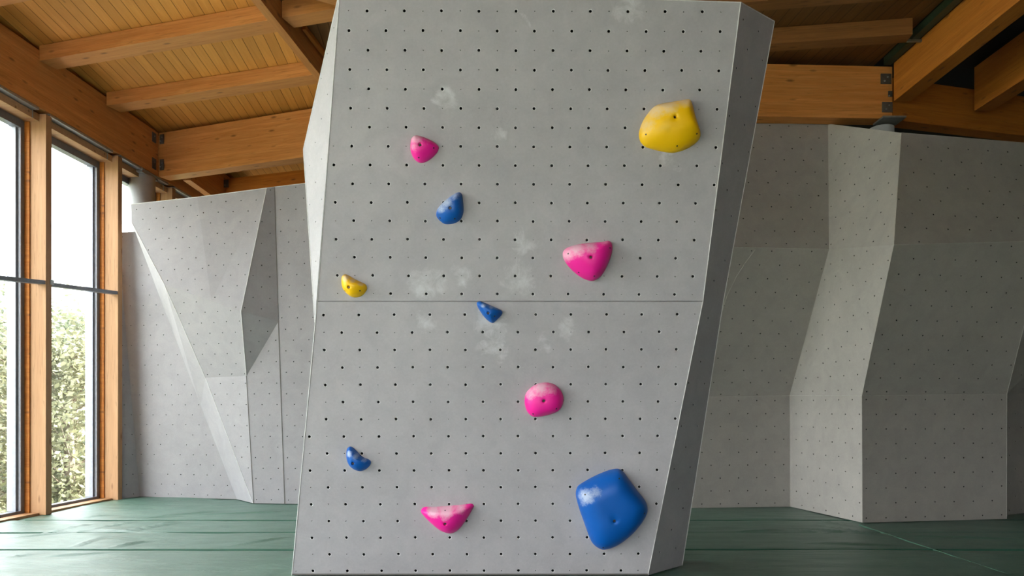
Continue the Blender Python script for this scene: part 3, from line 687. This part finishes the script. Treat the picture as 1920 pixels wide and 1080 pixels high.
for i in range(len(post_y)-1):
    y = post_y[i]; L = 1.515*1.0017; root = thing('window_%d' % (i+1), wloc(y), None, None); root['kind'] = 'structure'
    base = wloc(y)
    def W3(s, d, z): return base+al*s+ou*d+Vector((0, 0, z))
    def wbox(bm, s0, s1, d0, d1, z0, z1, bev=.002):
        M = Matrix((al, ou, Vector((0, 0, 1)))).transposed().to_4x4(); M.translation = base
        add_box(bm, (s0, d0, z0), (s1, d1, z1), M, bev)
    s0, s1 = .105, L
    bm = bmesh.new(); wbox(bm, s0, s0+.02, .20, .30, 0, 4.84); wbox(bm, s1-.02, s1, .20, .30, 0, 4.84); obj('timber_reveal', bm, M_TIMO, root)
    bm = bmesh.new()
    for (e, dd_) in ((s0+.02, 1), (s1-.02, -1)):
        x0, x1 = sorted((e, e+dd_*.055)); wbox(bm, x0, x1, .26, .33, .05, 4.80)
        x0, x1 = sorted((e+dd_*.03, e+dd_*.085)); wbox(bm, x0, x1, .30, .40, .05, 4.80)
    wbox(bm, s0+.02, s1-.02, .26, .36, 4.74, 4.84); wbox(bm, s0+.02, s1-.02, .26, .36, .02, .055)
    obj('frame', bm, M_FRAME, root)
    bm = bmesh.new()
    for (e, dd_) in ((s0+.075, 1), (s1-.075, -1)):
        x0, x1 = sorted((e, e+dd_*.012)); wbox(bm, x0, x1, .262, .31, .055, 4.74, 0)
        x0, x1 = sorted((e+dd_*.03, e+dd_*.045)); wbox(bm, x0, x1, .30, .41, .055, 4.74, 0)
    tag(obj('gasket', bm, M_FRAMEL, root), 'light grey frame lip')
    bm = bmesh.new(); wbox(bm, s0+.05, s1-.05, .345, .357, .05, 4.76, 0); obj('pane', bm, M_GLASS, root)
    bm = bmesh.new(); wbox(bm, s0, s1, .085, .27, -.02, .022); obj('sill', bm, M_TIMP, root)
    bm = bmesh.new(); wbox(bm, s0, s1, .085, .27, 4.84, 4.93); obj('header', bm, M_TIMP, root)
    bm = bmesh.new(); wbox(bm, s0-.03, s1-.12, .0, .16, 4.935, 4.965, 0); wbox(bm, s1-.13, s1-.115, .08, .2, 4.84, 4.965, 0); tag(obj('flashing', bm, M_STEEL, root), 'grey sheet metal strip above the window')
    if i < 11:
        bm = bmesh.new()
        if i in rails:
            (xa, ya), (xb, yb) = rails[i]
            pa = W3(s0, .0, 0); pb = W3(s1, .0, 0)
            za = CAMZ+(HY-ya)/F_PX*(pa.y if i != 9 else 7.9); zb_ = CAMZ+(HY-yb)/F_PX*pb.y
            if i == 9: za = 2.72
        else: za = zb_ = 2.87
        for q in (0,):
            a0 = W3(s0, .005, za); b0 = W3(s1-.002, .005, zb_)
            w_ = ou*.10; h_ = Vector((0, 0, .048))
            vs = [bm.verts.new(v) for v in (a0-h_/2, b0-h_/2, b0+w_-h_/2, a0+w_-h_/2, a0+h_/2, b0+h_/2, b0+w_+h_/2, a0+w_+h_/2)]
            for f in ((0, 1, 2, 3), (4, 5, 6, 7), (0, 1, 5, 4), (1, 2, 6, 5), (2, 3, 7, 6), (3, 0, 4, 7)): bm.faces.new([vs[k] for k in f])
            bmesh.ops.recalc_face_normals(bm, faces=bm.faces[:])
        rl = obj('rail', bm, M_FRAME, root)
        bm = bmesh.new(); wbox(bm, s0-.03, s0+.03, -.012, .03, za-.005, za+.055, .002); tag(obj('rail_bracket', bm, M_STEEL, root), 'small steel clamp joining the rail to the post')
# ================================================================ ROOM SHELL
def struct(name, bm, m): o = obj(name, bm, m); o['kind'] = 'structure'; return o
def box_struct(name, a, b, m): bm = bmesh.new(); add_box(bm, a, b); return struct(name, bm, m)
bm = bmesh.new(); y0, y1 = -6.5, 15.2
add_prism(bm, [(-7.0, y0, 5.72), (XL(y0)+.05, y0, 5.72), (XL(y1)+.05, y1, 5.72), (-5.9, y1, 5.72)], (0, 0, .12)); struct('ceiling', bm, M_DECK)
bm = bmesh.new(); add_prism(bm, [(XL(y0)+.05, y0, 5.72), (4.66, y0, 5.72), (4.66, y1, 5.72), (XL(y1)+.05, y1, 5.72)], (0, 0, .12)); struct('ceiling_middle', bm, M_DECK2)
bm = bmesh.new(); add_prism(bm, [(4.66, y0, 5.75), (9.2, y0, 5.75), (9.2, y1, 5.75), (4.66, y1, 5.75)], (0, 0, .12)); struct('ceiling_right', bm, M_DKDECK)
box_struct('floor', (-6.9, y0, -.32), (9.2, y1, -.30), M_PLASTER)
bm = bmesh.new(); add_prism(bm, [(XW(y0)-.28, y0, 4.84), (XW(y1)-.28, y1, 4.84), (XW(y1)-.28, y1, 5.9), (XW(y0)-.28, y0, 5.9)], (-.12, 0, 0)); struct('wall_left', bm, M_PLASTER)
bm = bmesh.new(); add_prism(bm, [(XW(y0)-.10, y0, -.32), (XW(y1)-.10, y1, -.32), (XW(y1)-.10, y1, -.022), (XW(y0)-.10, y0, -.022)], (-.32, 0, 0)); struct('wall_left_base', bm, M_PLASTER)
box_struct('wall_back', (-6.2, 15.0, -.32), (9.2, 15.2, 5.8), M_PLASTER)
box_struct('wall_right', (9.0, y0, -.32), (9.2, 15.2, 5.8), M_PLASTER)
M_PW = flat('pale plaster', (.28, .26, .24), .9)
FW0, FW1 = -6.2, .6      # added unseen glazing in the wall behind the camera
box_struct('wall_front_right', (FW1, y0-.2, -.32), (9.2, y0, 5.8), M_PW)
box_struct('wall_front_top', (-7.0, y0-.2, 2.5), (FW1, y0, 5.8), M_PW)
box_struct('wall_front_base', (-7.0, y0-.2, -.32), (FW1, y0, .1), M_PW)
box_struct('wall_front_corner', (-7.0, y0-.2, .1), (FW0, y0, 2.5), M_PW)
nb = 4; wdt = (FW1-FW0)/nb
for k in range(nb):
    xa = FW0+k*wdt; root = thing('window_%d' % (k+15), (xa, y0-.1, .1), None, None); root['kind'] = 'structure'  # windows out of view, put in to light the front faces
    bm = bmesh.new()
    add_box(bm, (xa, y0-.18, .1), (xa+.06, y0-.02, 2.5)); add_box(bm, (xa+wdt-.06, y0-.18, .1), (xa+wdt, y0-.02, 2.5))
    add_box(bm, (xa+.06, y0-.16, .1), (xa+wdt-.06, y0-.04, .17)); add_box(bm, (xa+.06, y0-.16, 2.43), (xa+wdt-.06, y0-.04, 2.5))
    obj('frame', bm, M_TIMP, root)
    bm = bmesh.new(); add_box(bm, (xa+.05, y0-.11, .16), (xa+wdt-.05, y0-.098, 2.44)); obj('pane', bm, M_GLASS, root)
# ================================================================ LANDING MAT
m = NT('green vinyl mat cover'); c = m.coord(); wv = m.coord((.8, 4.5, 1))
n1 = m.noise(wv, 2.2, 5, .6, .9); n2 = m.noise(c, 160, 2); n3 = m.noise(c, 1.2, 4)
colr = m.mix(m.mr(n3, .3, .7), (.044, .128, .084), (.056, .152, .103))
m.set(Base_Color=colr, Roughness=m.mr(m.noise(c, 3, 4), .3, .7, .45, .6)); m.b.inputs['Specular IOR Level'].default_value = .8; m.b.inputs['Coat Weight'].default_value = .8; m.b.inputs['Coat Roughness'].default_value = .50
m.bump(m.math('ADD', n1, m.math('MULTIPLY', n2, .04)), .8, .06)
M_MAT = m.m
wr = [((0, 1010), (180, 993)), ((180, 993), (320, 1000)), ((60, 1003), (185, 980)), ((165, 994), (255, 979)), ((230, 997), (300, 984)), ((130, 1027), (200, 1003)), ((200, 1027), (275, 1013)), ((0, 1047), (75, 1036)), ((80, 1043), (210, 1036)),
      ((150, 970), (205, 964)), ((240, 972), (350, 966)), ((270, 968), (420, 958)), ((240, 997), (350, 978)), ((225, 1023), (285, 1013)), ((430, 1023), (545, 1006)), ((300, 984), (330, 978)), ((350, 965), (555, 958)),
      ((1480, 987), (1660, 1003)), ((1520, 980), (1640, 1002)), ((1500, 1018), (1700, 1022)), ((1480, 990), (1560, 1000)), ((1540, 975), (1600, 985)), ((1660, 1003), (1920, 1010)), ((1380, 996), (1480, 992))]
wr = [(Z0(*a), Z0(*b)) for a, b in wr]
def mat_h(x, y):
    h = .014*(noise.noise((x*.6, y*1.5, 0)))+.008*noise.noise((x*1.8+4, y*5, 3))
    for k, (a, b) in enumerate(wr):
        dx, dy = b.x-a.x, b.y-a.y; L2 = dx*dx+dy*dy; t = ((x-a.x)*dx+(y-a.y)*dy)/L2
        if t < -.1 or t > 1.1: continue
        d = abs((x-a.x)*dy-(y-a.y)*dx)/math.sqrt(L2)
        if d < .12: h += .017*math.exp(-(d/.022)**2)*max(0, 1-abs(2*t-1)**3)
    for ys in (6.97, 7.92, 8.80):
        d = abs(y-ys)
        if d < .25: h -= .012*math.exp(-(d/.035)**2)
    d = abs(x-3.93)
    if d < .2: h -= .008*math.exp(-(d/.03)**2)
    return h
xs = []; x = -6.0
while x < 8.9: xs.append(x); x += .045 if x < 6 else .3
ys = []; y = -6.4
while y < 14.9: ys.append(y); y += .3 if (y < 4.4 or y > 11.2) else .018
vs = []; fs = []; nx = len(xs)
for y in ys:
    for j, x in enumerate(xs):
        xx = max(x, XW(y)-.083) if x > -5.99 else XW(y)-.083
        fade = 1.0
        h = mat_h(xx, y) if 4.4 < y < 11.2 else 0
        if 5.7 < y < 6.7 and -1.9 < xx < 1.75: h = min(h, 0)-.004
        vs.append((xx, y, h-.006))
for i in range(len(ys)-1):
    for j in range(nx-1):
        a = i*nx+j; fs.append((a, a+1, a+nx+1, a+nx))
mat_t = thing('landing_mat', (0, 6, -.3), 'green vinyl landing mat covering the whole floor, wrinkled near the windows', 'mat')
me = bpy.data.meshes.new('mat_cover'); me.from_pydata([(a, b-6, c_+.3) for a, b, c_ in vs], [], fs); me.materials.append(M_MAT)
for p in me.polygons: p.use_smooth = True
o = bpy.data.objects.new('mat_cover', me); C.objects.link(o); o.parent = mat_t
bm = bmesh.new(); add_prism(bm, [(XW(-6.3)+.02, -6.3, -.3), (8.9, -6.3, -.3), (8.9, 14.9, -.3), (XW(14.9)+.02, 14.9, -.3)], (0, 0, .24)); obj('mat_core', bm, M_MAT, mat_t)
m = NT('mat seam welt'); m.set(Base_Color=(.035, .12, .08), Roughness=.45); M_WELT = m.m
m = NT('mat pale seam'); m.set(Base_Color=(.07, .16, .11), Roughness=.45); M_WELT2 = m.m
for ysm, xa, xb in ((6.97, XW(6.97)+.02, 8.8), (7.92, XW(7.92)+.02, -1.0), (8.80, XW(8.8)+.02, 8.8)):
    bm = bmesh.new(); add_box(bm, (xa, ysm-.006, -.03), (xb, ysm+.006, -.006), bev=.002); obj('seam', bm, M_WELT, mat_t)
bm = bmesh.new(); add_box(bm, (3.926, 3, -.03), (3.934, 8.45, -.004), bev=.001); tag(obj('seam', bm, M_WELT2, mat_t), 'pale seam running towards the camera')
# ================================================================ OUTSIDE
m = NT('outdoor grass'); c = m.coord(); m.set(Base_Color=m.mix(m.mr(m.noise(c, 1.5, 5), .3, .7), (.12, .15, .06), (.2, .21, .10)), Roughness=.9)
bm = bmesh.new(); add_prism(bm, [(-80, -60, -1.6), (-6.4, -60, -1.6), (-6.4, 90, -1.6), (-80, 90, -1.6)], (0, 0, -.1)); struct('ground', bm, m.m)
bm = bmesh.new(); add_prism(bm, [(-9.4, -14, -.7), (-6.5, -14, -.7), (-6.5, 16, -.7), (-9.0, 16, -.7)], (0, 0, -.9)); struct('added_bounce_strip', bm, flat('pale bounce surface', (.76, .74, .70), .95))  # unseen pale strip, added to bounce sun up onto the ceiling
bm = bmesh.new(); add_prism(bm, [(-6.5, -30, -.7), (9.2, -30, -.7), (9.2, -6.8, -.7), (-6.5, -6.8, -.7)], (0, 0, -.9)); struct('added_bounce_strip_front', bm, bpy.data.materials['pale bounce surface'])  # unseen pale ground added outside the front glazing to bounce light in
def leafmat(name, a, b):
    m = NT(name); geo = m.n('ShaderNodeObjectInfo'); c = m.coord(); f = m.mr(m.noise(c, 3.5, 4), .3, .7)
    m.set(Base_Color=m.mix(f, a, b), Roughness=.55)
    try: m.b.inputs['Transmission Weight'].default_value = 0
    except Exception: pass
    tl = m.n('ShaderNodeBsdfTranslucent'); m.l(m.mix(f, a, b), tl.inputs[0]); ms = m.n('ShaderNodeMixShader'); ms.inputs[0].default_value = .35
    m.l(m.b.outputs[0], ms.inputs[1]); m.l(tl.outputs[0], ms.inputs[2]); m.l(ms.outputs[0], m.out.inputs[0])
    return m.m
L1 = leafmat('yellow green leaves', (.115, .12, .07), (.20, .20, .12)); L2 = leafmat('mid green leaves', (.09, .11, .07), (.16, .175, .11)); L3 = leafmat('needle foliage', (.08, .10, .085), (.13, .15, .12))  # leaf colours paled and desaturated to stand in for outdoor haze
M_BARK = flat('bark', (.16, .13, .10), .9)
def tree(loc, h, rad, mat, kind, label, n=5200):
    root = thing('conifer_tree' if kind == 'con' else 'leafy_tree', loc, label, 'tree', 'trees outside the windows')
    rnd = random.Random(int(loc[0]*31+loc[1]*17)); bm = bmesh.new()
    add_cyl(bm, (0, 0, 0), (0, 0, h*.5), .16, 10, .10); add_cyl(bm, (0, 0, h*.5), (0, 0, h*.95), .10, 8, .02)
    tips = []
    if kind == 'con':
        k = 0; z = h*.08
        while z < h*.97:
            for q in range(7):
                a = q*.9+k*.5+rnd.uniform(-.2, .2); r = rad*(1-z/h)**.8*rnd.uniform(.75, 1.1); tips.append((r*math.cos(a), r*math.sin(a), z-r*.15, z))
            z += h*.045; k += 1
    else:
        for q in range(40):
            a = rnd.uniform(0, 6.28); z = h*rnd.uniform(.10, .97); w = math.sin(max(.05, min(1, (z/h-.08)/.95))*math.pi)**.6
            r = rad*w*rnd.uniform(.4, 1.0); tips.append((r*math.cos(a), r*math.sin(a), z, z-r*.7))
    for (x, y, z, zr) in tips: add_cyl(bm, (0, 0, max(.1, zr)), (x, y, z), .03, 5, .008)
    obj('trunk', bm, M_BARK, root, off=False)
    V, Fc = [], []
    per = max(8, n//len(tips))
    for (x, y, z, zr) in tips:
        for _ in range(per):
            if kind == 'con':
                t = rnd.uniform(.12, 1.05); cx_, cy_, cz_ = x*t, y*t, zr+(z-zr)*t; sp = .16
            else:
                cx_, cy_, cz_ = x, y, z; sp = rad*.26
            cx_ += rnd.gauss(0, sp); cy_ += rnd.gauss(0, sp); cz_ += rnd.gauss(0, sp*.8); s = rnd.uniform(.05, .11)
            u = Vector((rnd.gauss(0, 1), rnd.gauss(0, 1), rnd.gauss(0, .6))).normalized(); w = u.cross(Vector((rnd.gauss(0, 1), rnd.gauss(0, 1), rnd.gauss(0, 1)))).normalized()
            c0 = Vector((cx_, cy_, cz_)); b = len(V)
            V += [c0-u*s, c0-w*s*.5, c0+u*s, c0+w*s*.5]; Fc.append((b, b+1, b+2, b+3))
    me = bpy.data.meshes.new('foliage'); me.from_pydata([tuple(v) for v in V], [], Fc); me.materials.append(mat)
    o = bpy.data.objects.new('foliage', me); C.objects.link(o); o.parent = root
def at_px(px, D): return ((px-CX)/F_PX*D, D, -1.6)
tree(at_px(40, 17), 5.0, 1.7, L1, 'leaf', 'yellow-green tree behind the left tall window')
tree(at_px(-40, 20), 6.2, 2.0, L2, 'leaf', 'mid green tree outside the leftmost window')
tree(at_px(130, 17.5), 4.6, 1.6, L1, 'leaf', 'yellow-green tree low behind the right tall window')
tree(at_px(172, 21), 5.6, 1.6, L2, 'leaf', 'mid green tree behind the right tall window, by its far frame')
tree(at_px(100, 21.5), 5.4, 1.7, L2, 'leaf', 'mid green tree behind the right tall window, by the middle post')
tree(at_px(136, 25), 6.2, 1.6, L3, 'con', 'pointed conifer rising behind the leafy trees outside')
tree(at_px(10, 24), 6.2, 1.8, L3, 'con', 'pointed conifer outside the left tall window')
tree(at_px(70, 27), 6.4, 2.2, L2, 'leaf', 'mid green tree far behind the middle window post')
